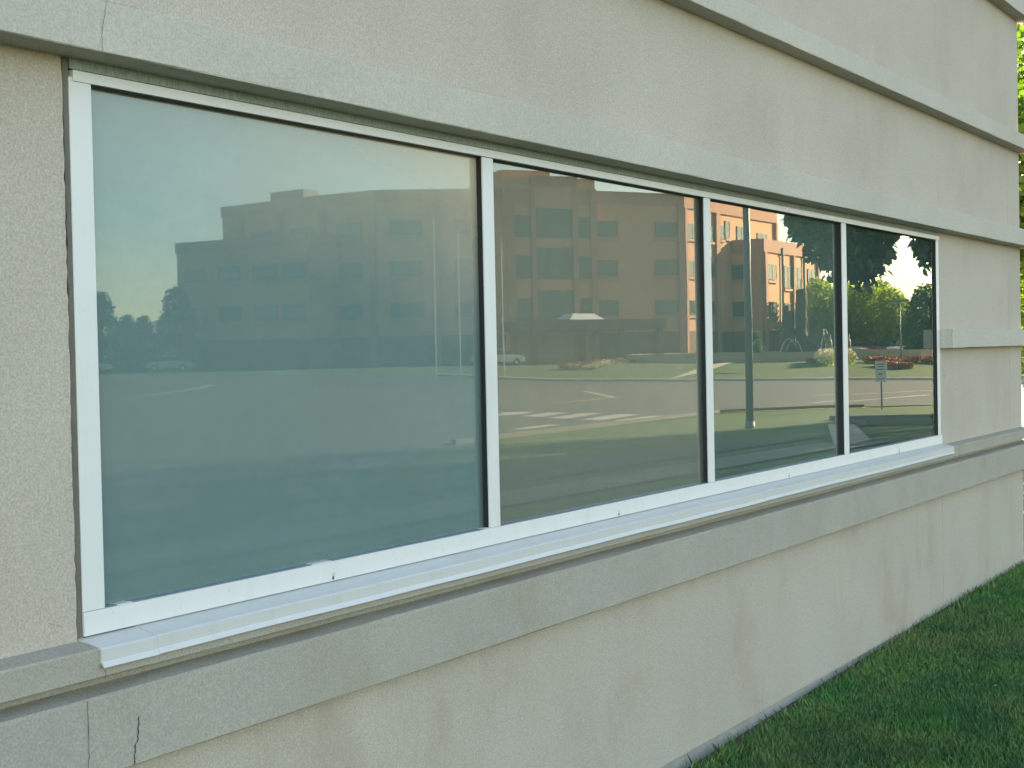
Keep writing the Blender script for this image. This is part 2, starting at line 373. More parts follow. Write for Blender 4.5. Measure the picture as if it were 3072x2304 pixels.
# roads, drive, walks
sheet('road', [(54.2, -17.0), (92, -6), (92, -64), (54.2, -64)], 0.020, M_ASPH, 3)
sheet('side_road', [(-20, -19.3), (54.2, -19.3), (54.2, -64), (-20, -64)], 0.020, M_ASPH, 3)
sheet('service_drive', [(-20, -10.5), (14, -10.5), (31.5, -19.3), (-20, -19.3)], 0.022, M_ASPH, 1)
sheet('road_bend', [(49.5, -19.3), (54.2, -16.5), (54.2, -19.3)], 0.020, M_ASPH, 1)
sheet('road_ahead', [(54.2, -17.0), (92, -6), (92, 30), (56, 30)], 0.020, M_ASPH, 3)
sheet('driveway', [(26.9, -6.5), (37.7, -10.8), (43, -12.9), (60, -16), (60, 1), (39.1, -9.0), (34.9, -6.0)], 0.024, M_ASPH, 1)
sheet('diagonal_walk', [(25.9, -6.75), (38.4, -11.4), (37.7, -10.85), (27.5, -6.9)], 0.040, M_PAVE, 1)
sheet('sidewalk', [(8, -7.3), (27, -6.2), (27, -7.6), (8, -9.4)], 0.030, M_WALK, 0.7)
sheet('parking_strip', [(19, -9.6), (31, -8.6), (31.5, -11.4), (16, -13.6)], 0.026, M_ASPH, 0.8)
sheet('plaza', [(24, 2.5), (52, 3), (52, 22), (24, 18)], 0.020, M_PAVE, 3)
sheet('front_walk', [(66, 9), (69, 9), (69, 24), (66, 24)], 0.040, M_PAVE, 3)
sheet('far_walk', [(104, 18), (122, 18), (122, 40), (104, 40)], 0.020, M_PAVE, 4)
# far traffic island: kerb, lawn, path
kerb_pts = [(92.0, -5), (92.4, -18), (92.4, -28), (92.2, -34), (91.6, -40), (90.4, -46), (90.6, -51), (91.4, -56), (92.6, -62)]
kb = MB()
for (a, b) in zip(kerb_pts[:-1], kerb_pts[1:]):
    a = Vector(a); b = Vector(b); n = Vector((-(b-a).y, (b-a).x)).normalized()*0.35
    n = n if n.x > 0 else -n
    vs = []
    for p in (a, b, b+n, a+n): vs.append((p.x, p.y, gz(p.x, p.y)-0.1))
    for p in (a, b, b+n, a+n): vs.append((p.x, p.y, gz(p.x, p.y)+0.17))
    kb.add(vs, [(0,3,2,1),(4,5,6,7),(0,1,5,4),(1,2,6,5),(2,3,7,6),(3,0,4,7)])
props(kb.build('island_kerb', M_KERB), kind='structure')
nk = MB()
for (a, b) in [((53.9, -16.3), (49.3, -19.4)), ((49.3, -19.4), (32, -19.2)), ((37.6, -10.4), (34.9, -7.6)), ((43, -12.9), (39.1, -9.2))]:
    a = Vector(a); b = Vector(b); n = Vector((-(b-a).y, (b-a).x)).normalized()*0.12
    vs = [(p.x, p.y, gz(p.x, p.y)-0.1) for p in (a, b, b+n, a+n)]+[(p.x, p.y, gz(p.x, p.y)+0.13) for p in (a, b, b+n, a+n)]
    nk.add(vs, [(0,3,2,1),(4,5,6,7),(0,1,5,4),(1,2,6,5),(2,3,7,6),(3,0,4,7)])
props(nk.build('verge_kerb', M_KERB2), kind='structure')
sheet('island_path', [(92, -42.8), (104.5, -44.4), (125, -49.8), (125, -51.4), (104.5, -46.0), (92, -43.9)], 0.03, M_PAVE, 2)
for i, q in enumerate([[(48.5,-28.3),(49.2,-27.3),(47.2,-26.5),(45.6,-26.9)], [(45.5,-25.6),(48.6,-26.3),(48.6,-25.4),(45.3,-24.6)], [(44.5,-23.9),(48.2,-24.6),(48.2,-23.7),(44.2,-22.9)],
                       [(43.6,-22.1),(47.8,-22.8),(47.8,-21.9),(43.4,-21.1)], [(43.2,-20.6),(46.9,-21.1),(46.9,-20.3),(43.0,-19.8)], [(37.9,-21.3),(40.6,-21.6),(40.6,-21.0),(37.9,-20.8)]]):
    sheet('crosswalk_bar', q, 0.026, M_PAINT, 1)
for q in [[(57.4, -19.3), (66.9, -18.0), (66.9, -17.7), (57.4, -19.0)], [(66.1, -22.3), (78, -18), (78, -17.7), (66.1, -22.0)], [(63.8, -31.7), (74.3, -39.3), (74.5, -39.1), (64.1, -31.5)]]:
    sheet('lane_line', q, 0.026, M_PAINT, 2)
for q in [[(57.6, -31.4), (64.1, -31.6), (64.1, -31.35), (57.6, -31.15)], [(53.5, -15.9), (49.2, -19.2), (49.35, -19.4), (53.65, -16.1)], [(66.5, -67), (79.3, -72.6), (79.5, -72.2), (66.7, -66.6)]]:
    sheet('yellow_line', q, 0.027, M_YEL, 2)
sheet('far_drive', [(54, -64), (92, -64), (92, -100), (54, -100)], 0.020, M_ASPH, 4)

# ------------------------------------------------------------------ near office building
XC = 10.83; XL = -9.0; YB = 14.0
bld = thing('office_building', 'cream stucco building with a wide four-pane white window between projecting bands', 'building', (0, 0, 0))
def sub_wave(n0, n1, step): 
    k = max(1, int(abs(n1-n0)/step)); return [n0+(n1-n0)*i/k for i in range(k+1)]
def sweep(name, prof, m, x0=XL, wrap=True, x_end=None, parent=bld, step=0.16, jit=0.0012):
    """extrude a (outward, z) profile along the front wall and round the corner"""
    path = []
    if wrap:
        for x in sub_wave(x0, XC, step): path.append(((x, 0), (0, -1)))
        path[-1] = ((XC, 0), (1, -1))
        for y in sub_wave(0, YB, 1.0)[1:]: path.append(((XC, y), (1, 0)))
    else:
        for x in sub_wave(x0, x_end, step): path.append(((x, 0), (0, -1)))
    mb = MB(); n = len(prof); k = 0
    for (px, py), (dx, dy) in path:
        j = [random.uniform(-jit, jit) for _ in prof]; j2 = [random.uniform(-jit, jit) for _ in prof]
        for i, (o, z) in enumerate(prof):
            oo = o+(j[i] if o > 0.005 else 0); zz = z+(j2[i] if o > 0.005 else 0)
            mb.v.append((px+dx*oo, py+dy*oo, zz))
    for a in range(len(path)-1):
        for i in range(n): mb.f.append((a*n+i, a*n+(i+1) % n, (a+1)*n+(i+1) % n, (a+1)*n+i))
    e = (len(path)-1)*n
    mb.f.append(tuple(range(n))); mb.f.append(tuple(range(e+n-1, e-1, -1)))
    return mb.build(name, m, parent)
c = 0.003
def band_prof(z0, z1, o, top=0.012):
    return [(-0.05, z0), (o-c, z0), (o-c*0.3, z0+c*0.3), (o, z0+c), (o, z1-c), (o-c*0.4, z1-c*0.3), (o-c, z1), (-0.05, z1+top)]
# walls: storey-high render panels with open control joints
def wall_panels(name, z0, z1, m, xranges):
    for (a, b) in xranges:
        MB().box(a, b, 0.0, 0.25, z0, z1).build(name, m, bld)
MB().box(XL, XC-0.01, 0.20, 0.22, -1.70, 8.6).build('backing_wall', M_INNER, bld)
J1, J2 = (8.8075, 8.8115), (10.486, 10.490)
wall_panels('wall', -1.586, -0.608, M_LOW, [(XL, J1[0]), (J1[1], J2[0]), (J2[1], XC)])
wall_panels('wall', 0.6527, 8.6, M_WALL, [(XL, 8.8095), (8.8115, J2[0]), (J2[1]-0.002, XC)])
wall_panels('wall', -0.608, 0.6527, M_WALL, [(XL, 2.200), (8.812, J2[0]), (J2[1], XC)])
MB().box(XC-0.25, XC, 0.25, YB, -1.586, 8.6).build('side_wall', M_WALL, bld)
MB().box(XL, XC, YB, YB+0.2, -1.7, 8.6).build('rear_wall', M_WALL, bld)
MB().box(XL-0.2, XL, 0.0, YB, -1.7, 8.6).build('end_wall', M_WALL, bld)
MB().box(XL-0.2, XC+0.12, -0.12, YB+0.2, 8.6, 8.75).build('roof', M_LEDGE, bld)
MB().box(XL, XC-0.02, 0.022, 0.2, -2.3, -1.586).box(XC-0.2, XC-0.02, 0.2, YB, -2.3, -1.586).build('foundation', M_CONC, bld)
sweep('fascia_band', band_prof(0.6527, 0.766, 0.0985), M_BAND)
sweep('fascia_band', band_prof(1.325, 1.424, 0.087), M_BAND)
sweep('fascia_band', band_prof(2.252, 2.36, 0.09), M_BAND)
sweep('fascia_band', band_prof(3.15, 3.26, 0.09), M_BAND)
sweep('short_band', band_prof(-0.035, 0.0745, 0.0737, 0.004), M_BAND, x0=8.815)
sweep('sill_ledge', [(-0.05, -0.685), (0.060, -0.685), (0.064, -0.681), (0.064, -0.624), (0.060, -0.619), (0.0, -0.609), (-0.05, -0.609)], M_LEDGE)
sweep('base_band', [(-0.05, -0.897), (0.056, -0.897), (0.060, -0.893), (0.060, -0.730), (0.054, -0.7235), (0.010, -0.713), (0.002, -0.711), (0.002, -0.6856), (-0.05, -0.6856)], M_LEDGE)

# cracks and dings in the render
def crack(pts, y, w=0.0016, seg=14):
    mb = MB(); P = []
    for (a, b) in zip(pts[:-1], pts[1:]):
        for i in range(seg):
            t = i/seg; P.append((a[0]+(b[0]-a[0])*t+random.uniform(-.0022, .0022), a[1]+(b[1]-a[1])*t))
    P.append(pts[-1])
    vs = []
    for (x, z) in P:
        ww = w*random.uniform(0.5, 1.0); vs += [(x-ww/2, y, z), (x+ww/2, y, z)]
    mb.add(vs, [(2*i, 2*i+1, 2*i+3, 2*i+2) for i in range(len(P)-1)])
    return mb.build('crack', M_CRACK, bld)
crack([(2.247, 0.766), (2.236, 0.715), (2.231, 0.700), (2.232, 0.654)], -0.1005)
crack([(2.226, -0.66), (2.224, -0.684)], -0.0660)
crack([(2.184, -0.686), (2.186, -0.697), (2.180, -0.705), (2.178, -0.712)], -0.0015)
crack([(2.178, -0.725), (2.175, -0.895)], -0.0620)
crack([(2.320, -0.79), (2.316, -0.845), (2.308, -0.85), (2.305, -0.894)], -0.0620, 0.004)
crack([(2.13, -0.556), (2.17, -0.572), (2.198, -0.570)], -0.0012, 0.0015)
crack([(3.915, 0.789), (3.921, 0.780)], -0.0012, 0.006, 3)
MB().box(8.883, 8.888, -0.0012, 0.0, -0.206, -0.196).build('wall_nick', M_CRACK, bld)

# ---- the window
win = bpy.data.objects.new('window', None); COL.objects.link(win); win.parent = bld
ZT, ZB = 0.6033, -0.5493
mull = [(3.8605, 3.9220), (5.4960, 5.5560), (7.1260, 7.1890)]
MB().box(2.2262, 2.2888, 0.0, 0.045, ZB, 0.612).build('jamb', M_WHITE, win, bevel=0.0012)
MB().box(8.7560, 8.8080, 0.0, 0.045, ZB, 0.612).build('jamb', M_WHITE, win, bevel=0.0012)
MB().box(2.2350, 8.8120, -0.004, 0.045, ZT, 0.6275).build('head_rail', M_WHITE, win, bevel=0.0012)
MB().box(2.2262, 8.8230, -0.003, 0.045, -0.6022, ZB-0.0006).build('bottom_rail', M_WHITE, win, bevel=0.0012)
for a, b in mull:
    MB().box(a, b, 0.0005, 0.006, ZB, ZT-0.0012).build('mullion', M_WHITE, win, bevel=0.001)
g = MB()
for a, b in mull: g.box(a+0.0015, b-0.0015, 0.007, 0.07, ZB, ZT-0.001)
g.box(2.2895, 8.7555, 0.003, 0.07, ZT-0.0022, ZT-0.0005)
g.box(8.7535, 8.7558, 0.003, 0.07, ZB, ZT-0.003)
g.box(2.2889, 2.2899, 0.003, 0.07, ZB, ZT-0.003)
g.build('gasket', M_RUBBER, win)
M_BEAD = plain('grey_glazing_bead', (0.16, 0.19, 0.22), 0.5, var=0.4, scale=30)
for a, b in [(2.2895, 3.8600), (3.9225, 5.4955), (5.5565, 7.1255), (7.1895, 8.7530)]:
    MB().box(a, b, 0.0012, 0.0245, ZB-0.004, ZB+0.0012).build('glazing_bead', M_BEAD, win)
MB().box(2.19, 8.82, 0.075, 0.20, -0.62, 0.66).build('interior', M_INNER, win)
# putty smears along the bottom of the glass
for x0, x1 in [(2.325, 2.37), (3.825, 3.858), (3.0, 3.08)]:
    k = 10; pm = MB()
    for i in range(k):
        xa = x0+(x1-x0)*i/k; xb = x0+(x1-x0)*(i+1)/k; h = random.uniform(0.002, 0.004)
        pm.box(xa, xb, 0.0, 0.024, ZB-0.0004, ZB+h*0.8)
    pm.build('putty', M_SILL, win)
edges = [(2.2888, 3.8605), (3.9220, 5.4960), (5.5560, 7.1260), (7.1890, 8.7560)]
for i, (a, b) in enumerate(edges):
    y0 = 0.025; y1 = 0.025+(b-a)*(0.0, -0.0008, 0.0, -0.0067)[i]
    mb = MB(); vs = [(a-0.002, y0, ZB-0.001), (b+0.002, y1, ZB-0.001), (b+0.002, y1, ZT+0.001), (a-0.002, y0, ZT+0.001)]
    vs += [(x, y+0.006, z) for x, y, z in vs]
    mb.add(vs, [(0,1,2,3),(7,6,5,4),(0,4,5,1),(1,5,6,2),(2,6,7,3),(3,7,4,0)])
    gp = mb.build('glass_pane', M_GLASS[i], win)
    MB().box(a-0.001, b+0.001, 0.0365, 0.0385, ZB-0.001, ZT).build('window_film', M_FILM[i], win)
# head flashing (two lengths, open lap) and sill (three lengths)
MB().box(2.2300, 5.5285, 0.0010, 0.03, 0.6300, 0.6600).build('head_flashing', M_FLASH, win)
MB().box(5.5315, 8.8460, 0.0018, 0.03, 0.6300, 0.6600).build('head_flashing', M_FLASH, win)
def sill(x0, x1, dz):
    pr = [(-0.004, -0.6035), (0.030, -0.6085), (0.0665, -0.6185), (0.0712, -0.622), (0.0705, -0.648), (0.0785, -0.6595), (0.0770, -0.6610), (0.0655, -0.6500), (0.0655, -0.624), (-0.004, -0.613)]
    pr = [(o, z+dz) for o, z in pr]
    ns = 30; mb = MB(); n = len(pr)
    for k in range(ns+1):
        x = x0+(x1-x0)*k/ns; w = 0.0009*math.sin(x*3.1)+0.0005*math.sin(x*9.7)
        for o, z in pr: mb.v.append((x, -o+(w if o > 0.05 else 0), z+(w*0.8 if o > 0.05 else 0)))
    for k in range(ns):
        for i in range(n): mb.f.append((k*n+i, k*n+(i+1) % n, (k+1)*n+(i+1) % n, (k+1)*n+i))
    mb.f.append(tuple(range(n))); mb.f.append(tuple(range(ns*n+n-1, ns*n-1, -1)))
    return mb.build('window_sill', M_SILL, win)
sill(2.212, 2.3748, -0.0012); sill(2.3752, 5.90, 0.0); sill(5.902, 8.822, 0.0006)
# weep holes with rust runs
for x in (3.081, 4.708, 6.358, 7.986):
    MB().prism([(x-0.0035, -0.5975), (x+0.0035, -0.5975), (x+0.0025, -0.5915), (x, -0.589), (x-0.0030, -0.592)], -0.0042, -0.0035).build('weep_hole', M_RUST, win)
    vs = [(x+random.uniform(-.012, .014), random.uniform(-.588, -.574)) for _ in range(5)]
    MB().prism([(x-0.004, -0.598), (x+0.006, -0.598), (x+0.009, -0.584), (x+0.003, -0.578), (x-0.003, -0.583)], -0.0034, -0.0031).build('rust_stain', M_RUSTSTAIN, win)
# sealant joint beside the left jamb
sm = MB(); prev = None; zs = sub_wave(-0.612, 0.6527, 0.02)
for z in zs:
    e = 2.2065+random.uniform(-0.0018, 0.0018)+0.003*math.sin(z*5)
    sm.v += [(e, 0.0, z), (2.2162, 0.006, z), (2.2268, 0.003, z)]
for i in range(len(zs)-1):
    for j in (0, 1): sm.f.append((3*i+j, 3*i+j+1, 3*i+4+j, 3*i+3+j))
sm.build('sealant', M_SEAL, win)
MB().box(2.200, 2.2262, 0.0065, 0.2, -0.612, 0.66).build('sealant_backing', M_SEAL, win)
# thin slip of render between opening edge and sealant
sm = MB()
for z in zs:
    e = 2.2065+random.uniform(-0.0018, 0.0018); sm.v += [(2.1995, -0.0004, z), (e, -0.0004, z)]
for i in range(len(zs)-1): sm.f.append((2*i, 2*i+1, 2*i+3, 2*i+2))
sm.build('wall_edge', M_WALL, bld)

# ------------------------------------------------------------------ grass by the wall
def grass(name, n, x0, x1, y0, y1, hmin, hmax, wmul=1.0, pw=1.0):
    x = x0+(x1-x0)*RNG.random(n)**pw; y = y0+(y1-y0)*RNG.random(n)
    dens = 0.5+0.5*np.sin(x*2.1+np.sin(y*3))*np.sin(y*2.7+x)
    keep = (RNG.random(n) < 0.65+0.35*dens) & (-y > 0.0+0.07*(np.sin(x*3.3)*np.sin(x*7.1+1))**2*RNG.random(n)); x = x[keep]; y = y[keep]; n = len(x)
    z = np.array([gz(a, b) for a, b in zip(x, y)])
    h = RNG.uniform(hmin, hmax, n)*(1+0.25*np.sin(x*1.7+y*2.2)); w = RNG.uniform(0.0016, 0.003, n)*wmul
    a = RNG.uniform(0, 2*np.pi, n); ln = RNG.uniform(0.1, 0.8, n)*h; b = RNG.uniform(0, 2*np.pi, n)
    dx, dy = np.cos(a)*w, np.sin(a)*w; lx, ly = np.cos(b)*ln, np.sin(b)*ln
    V = np.empty((n, 5, 3))
    V[:, 0] = np.stack([x-dx, y-dy, z-0.004], 1); V[:, 1] = np.stack([x+dx, y+dy, z-0.004], 1)
    V[:, 2] = np.stack([x+dx*.8+lx*.35, y+dy*.8+ly*.35, z+h*.55], 1); V[:, 3] = np.stack([x+lx, y+ly, z+h], 1)
    V[:, 4] = np.stack([x-dx*.8+lx*.35, y-dy*.8+ly*.35, z+h*.55], 1)
    F = np.arange(n*5).reshape(n, 5)
    o = np_mesh(name, V.reshape(-1, 3), F, M_GRASS); props(o, 'short shaded green lawn growing against the foot of the stucco wall', 'grass', kind='stuff'); return o
grass('grass', 300000, 3.8, 11.6, -2.3, -0.03, 0.014, 0.034)
grass('grass', 60000, 0, 20, -6.0, -2.4, 0.03, 0.06, 2.2)
grass('grass', 16000, 11.0, 20, -2.4, 2.5, 0.03, 0.06, 2.2)

grass('grass', 2600, 4.6, 11.0, -0.11, 0.012, 0.03, 0.065)
# a few dry leaves dropped on the lawn
LL = ['dry brown leaf on the lawn, lowest in the picture', 'dry leaf lying closest to the wall', 'dry leaf farthest out on the lawn', 'dry leaf near the building corner']
for i in range(4):
    x, y = (7.0, 8.4, 8.0, 9.9)[i], (-0.75, -0.16, -1.05, -0.5)[i]
    a = random.uniform(0, 6); L = random.uniform(.02, .035)
    P = [(0, 0, 0), (.3, .32, .1), (.7, .25, .15), (1.05, 0, 0.05), (.7, -.25, .12), (.3, -.32, .1)]
    o = MB().add([(x+L*(p*math.cos(a)-q*math.sin(a)), y+L*(p*math.sin(a)+q*math.cos(a)), gz(x, y)+0.032+L*t_) for p, q, t_ in P], [(0, 1, 2, 3, 4, 5)]).build('fallen_leaf', M_RUSTSTAIN)
    props(o, LL[i], 'leaf', 'fallen leaves on the lawn')

# ------------------------------------------------------------------ trees
def leaf_cloud(blobs, n, size, shape='leaf', droop=0.3, shell=0.35):
    """blobs: (cx,cy,cz,rx,ry,rz,weight)"""
    w = np.array([b[6] for b in blobs], float); w /= w.sum(); k = RNG.choice(len(blobs), n, p=w); B = np.array(blobs)[k]
    d = RNG.normal(size=(n, 3)); d /= np.linalg.norm(d, axis=1)[:, None]
    r = (shell+(1-shell)*RNG.random(n))**0.5
    C = B[:, :3]+d*B[:, 3:6]*r[:, None]
    C += RNG.normal(size=(n, 3))*0.04*B[:, 3:6].mean(1)[:, None]
    a = RNG.uniform(0, 2*np.pi, n)
    ax = np.stack([np.cos(a)*0.8, np.sin(a)*0.8, -droop*2*RNG.random(n)-0.15+RNG.normal(size=n)*0.35], 1); ax /= np.linalg.norm(ax, axis=1)[:, None]
    rn = RNG.normal(size=(n, 3)); sd_ = np.cross(ax, rn); sd_ /= np.linalg.norm(sd_, axis=1)[:, None]; nn = np.cross(ax, sd_)
    s = size*RNG.uniform(0.7, 1.25, n)[:, None]
    if shape == 'leaf':
        prof = [(0, 0, 0), (0.18, 0.26, 0.03), (0.5, 0.34, 0.07), (0.78, 0.2, 0.04), (1.08, 0, -0.04), (0.78, -0.2, 0.04), (0.5, -0.34, 0.07), (0.18, -0.26, 0.03)]
    else:
        prof = [(0, 0, 0), (0.5, 0.5, 0), (1.0, 0.1, 0), (0.6, -0.45, 0)]
    V = np.stack([C+ax*s*p+sd_*s*q+nn*s*t for p, q, t in prof], 1)
    return V.reshape(-1, 3), np.arange(n*len(prof)).reshape(n, len(prof))
def branches(mb, base, top, r0, blobs, n):
    base = Vector(base); top = Vector(top); mid = (base+top)/2+Vector((0.08, -0.05, 0))
    mb.tube([base, mid, top], [r0, r0*0.8, r0*0.45], 12)
    for i in range(n):
        b = random.choice(blobs); t = random.uniform(0.35, 0.95); p = base.lerp(top, t)
        e = Vector((b[0]+random.uniform(-.6, .6)*b[3], b[1]+random.uniform(-.6, .6)*b[4], b[2]+random.uniform(-.5, .4)*b[5]))
        m_ = p.lerp(e, 0.5)+Vector((0, 0, 0.12*(e-p).length)); mb.tube([p, m_, e], [r0*0.32, r0*0.2, r0*0.05], 6)
# near shade tree, its lowest boughs hang towards the lawn
blobs = [(17.3, -1.2, 4.7, 3.2, 2.5, 3.2, 9), (16.2, -2.0, 3.3, 1.7, 1.6, 1.3, 4), (19.8, -1.4, 4.2, 2.3, 2.0, 2.6, 4),
         (16.0, -3.22, 2.0, 0.8, 0.48, 1.12, 4.5), (16.8, -3.28, 1.80, 0.8, 0.42, 1.12, 4.5), (15.8, -3.42, 2.3, 0.4, 0.28, 1.1, 1.6), (18.2, -2.78, 2.3, 0.5, 0.22, 1.0, 1.2), (17.0, -3.0, 3.0, 1.6, 0.8, 1.0, 4), (17.8, -2.95, 2.45, 0.8, 0.45, 0.85, 3), (18.35, -2.95, 1.75, 0.35, 0.16, 0.85, 1.3)]
t1 = thing('shade_tree', 'broadleaf tree with heart-shaped leaves just past the far corner of the building', 'tree', (0, 0, 0))
V, F = leaf_cloud(blobs, 46000, 0.105, 'leaf', 0.5, 0.15); np_mesh('crown', V, F, M_LEAF, t1)
mb = MB(); branches(mb, (17.4, -0.6, gz(17.4, -0.6)-0.1), (17.5, -0.6, 6.2), 0.17, blobs, 26); mb.build('trunk', M_BARK, t1, True)
# second tree keeps the sun off the lawn
blobs2 = [(0, 0, 5.6, 3.0, 3.0, 3.0, 5), (1.2, 0.8, 4.2, 2.2, 2.2, 1.9, 3), (-1.2, -0.6, 4.0, 2.0, 2.0, 1.7, 3), (0.2, -1.2, 2.6, 1.9, 1.9, 1.7, 3)]
def far_tree(name, label, cat_, blobs, n, size, m, tr, group=None):
    t = thing(name, label, cat_, (0, 0, 0), 0, group)
    V, F = leaf_cloud(blobs, n, size, 'q', 0.3, 0.45); np_mesh('crown', V, F, m, t)
    mb = MB(); branches(mb, (0, 0, -0.2), (0, 0, tr), 0.16+tr*0.01, blobs, 10); mb.build('trunk', M_BARK, t, True); return t
t2 = far_tree('shade_tree', 'second broadleaf tree standing behind the corner of the building', 'tree', blobs2, 17000, 0.14, M_LEAF4, 5.5)
t2.location = (23.0, 4.3, gz(23.0, 4.3))
ba = [(0, 0, 5.0, 2.6, 2.6, 3.2, 5), (1.4, 0.5, 3.6, 1.9, 1.9, 2.0, 3), (-1.5, -0.4, 3.9, 1.9, 2.0, 2.2, 3), (0.3, 1.3, 6.6, 1.5, 1.4, 1.8, 2), (-0.5, -1.2, 2.2, 2.2, 2.1, 1.6, 3)]
bb = [(0, 0, 3.6, 2.8, 2.8, 3.3, 5), (1.6, 0.4, 2.6, 2.0, 2.0, 2.3, 3), (-1.7, -0.4, 2.4, 1.9, 2.0, 2.2, 3), (0.4, 0.2, 5.6, 1.7, 1.7, 2.0, 2)]
bc = [(0, 0, 2.0, 2.4, 2.4, 1.9, 4), (0, 0, 4.2, 1.7, 1.7, 2.2, 3), (0, 0, 6.4, 1.0, 1.0, 1.9, 2)]
fa = far_tree('park_tree', 'tall yellow-green tree beside the sunlit end of the orange building', 'tree', ba, 5200, 0.36, M_LEAF2, 5.5)
fb = far_tree('park_tree', 'low spreading bright green tree in the row behind the parked cars', 'tree', bb, 5200, 0.36, M_LEAF2, 4.5)
fc = far_tree('conifer', 'dark pointed tree standing alone left of the orange building', 'tree', bc, 4000, 0.30, M_LEAF3, 6)
G1 = 'trees in a row behind the parked cars'
far = [(fa, 162.5, -57.3, 1.05, 'tallest tree beside the sunlit end of the orange building'), (fb, 166, -53.5, 1.15, 'broad green tree second from the orange building'),
       (fa, 160.0, -52.5, 0.95, 'upright yellow-green tree third from the orange building'), (fb, 157.5, -49.6, 0.98, 'rounded green tree behind the red parked car'),
       (fb, 155.0, -47.6, 0.68, 'smaller green tree behind the thin lamp post'), (fb, 152.6, -45.4, 0.48, 'low green tree behind the white parked cars'),
       (fb, 170, -48.0, 0.62, 'farther green tree seen over the low ones'), (fa, 174, -62.5, 1.15, 'tall tree half hidden behind the orange wing'),
       (fb, 148.0, -40.0, 0.42, 'low bush-like tree at the end of the row')]
used = set()
for src, x, y, s, lab in far:
    o = src if id(src) not in used else copy_tree(src); used.add(id(src))
    o.location = (x, y, gz(x, y)); o.scale = (s, s, s); o.rotation_euler.z = random.uniform(0, 6); o['label'] = lab; o['group'] = G1
bd = copy_tree(fb); bd.location = (129, -36.6, gz(129, -36.6)); bd.scale = (0.86, 0.86, 0.86); bd['label'] = 'dark full tree standing nearest, right of the hazy gap'; bd['group'] = G1
for ch in bd.children:
    if ch.name.startswith('crown'):
        ch.data = ch.data.copy(); ch.data.materials[0] = M_LEAF3
for i, (x, y, s, lab) in enumerate([(103.8, -110.4, 1.0, 'dark pointed tree at the far left of the drive'), (106.0, -109.0, 0.72, 'short dark tree between two taller dark trees'), (109.5, -105.6, 1.05, 'dark tree touching the left wing of the building'), (106.9, -107.6, 0.70, 'small dark tree left of the wing'), (97.5, -113.5, 0.8, 'dark tree leftmost beyond the drive')]):
    o = fc if i == 0 else copy_tree(fc); o.location = (x, y, gz(x, y)-0.1); o.scale = (s*1.15, s*1.15, s); o['label'] = lab; o['group'] = 'dark trees left of the orange building'
for x, y, s_, lab in [(26.5, 0.6, 1.15, 'unseen added shade tree, first past the corner'), (33.0, -1.0, 1.3, 'unseen added shade tree, second past the corner'), (41.5, -1.8, 1.4, 'unseen added shade tree, third past the corner'), (51.0, -2.5, 1.35, 'unseen added shade tree, last past the corner by the road')]:  # out-of-view trees added to cast shade over the near ground
    o = copy_tree(t2); o.location = (x, y, gz(x, y)); o.scale = (s_, s_, s_); o.rotation_euler.z = x; o['label'] = lab; o['group'] = 'unseen added shade trees past the corner'
o = copy_tree(fb); o.location = (96, 21, gz(96, 21)); o.scale = (1.5, 1.5, 1.4); o['label'] = 'large green tree seen past the edge of the building'; o['group'] = 'trees past the building corner'
o = copy_tree(fa); o.location = (72, 16.5, gz(72, 16.5)); o.scale = (1.1, 1.1, 1.1); o['label'] = 'green tree glimpsed between corner and walk'; o['group'] = 'trees past the building corner'

# ------------------------------------------------------------------ orange hospital across the road
hosp = thing('hospital_building', 'four-storey orange stucco hospital with brown bands and teal windows across the road', 'building', (0, 0, 0))
ZG, ZR, ZW = -1.9, 16.0, 11.8
A_, B_, C_, D_, E_ = (118.7, -107.6), (117.6, -86.2), (124.4, -76.2), (142.2, -64.9), (168.7, -64.9)
main = [A_, B_, C_, D_, E_, (168.7, -98), (136, -118)]
MB().prism(main, ZG, ZR, 'z').build('main_block', M_TAN, hosp)
T0, T1 = 0.1, 10.1
MB().fbox(C_, D_, T0, T1, ZG, 17.2, -6, 0.9).build('entrance_tower', M_TAN, hosp)
W0, W1, W2 = (155.5, -70.0), (155.5, -61.2), (174.5, -61.9)
MB().prism([W0, W1, W2, (174.5, -70)], ZG, ZW, 'z').build('right_wing', M_TAN, hosp)
L0, L1, L2 = (113.0, -108.9), (113.0, -91.1), (121.0, -91.1)
MB().prism([L0, L1, L2, (121.0, -108.9)], ZG, ZW, 'z').build('left_wing', M_TAN, hosp)
def faceband(P, Q, z0, z1, d0, d1, m, name, s0=-0.0, s1=None):
    L = (Vector(Q)-Vector(P)).length; return MB().fbox(P, Q, s0, L if s1 is None else s1, z0, z1, d0, d1).build(name, m, hosp)
for P, Q, top, h in [(A_, B_, ZR, 1.0), (B_, C_, ZR, 1.0), (C_, D_, ZR, 1.0), (D_, E_, ZR, 1.3), (W0, W1, ZW, 1.3), (W1, W2, ZW, 1.3), (L0, L1, ZW, 1.0), (L1, L2, ZW, 1.0)]:
    faceband(P, Q, top-h, top+0.15, 0.01, 0.22, M_BROWN, 'parapet_band')
    faceband(P, Q, ZG, 1.7, 0.01, 0.20, M_BRICK, 'brick_base')
def pil(P, Q, s0, s1, z0, z1, d1=0.35, m=M_BROWN, name='pilaster'): MB().fbox(P, Q, s0, s1, z0, z1, 0.01, d1).build(name, m, hosp)
pil(C_, D_, 20.4, 21.08, ZG, ZR-1.0); pil(D_, E_, 0.0, 0.5, ZG, ZR-1.3); pil(D_, E_, 8.5, 9.5, ZG, ZR-1.3); pil(D_, E_, 26.0, 26.5, ZG, ZR-1.3)
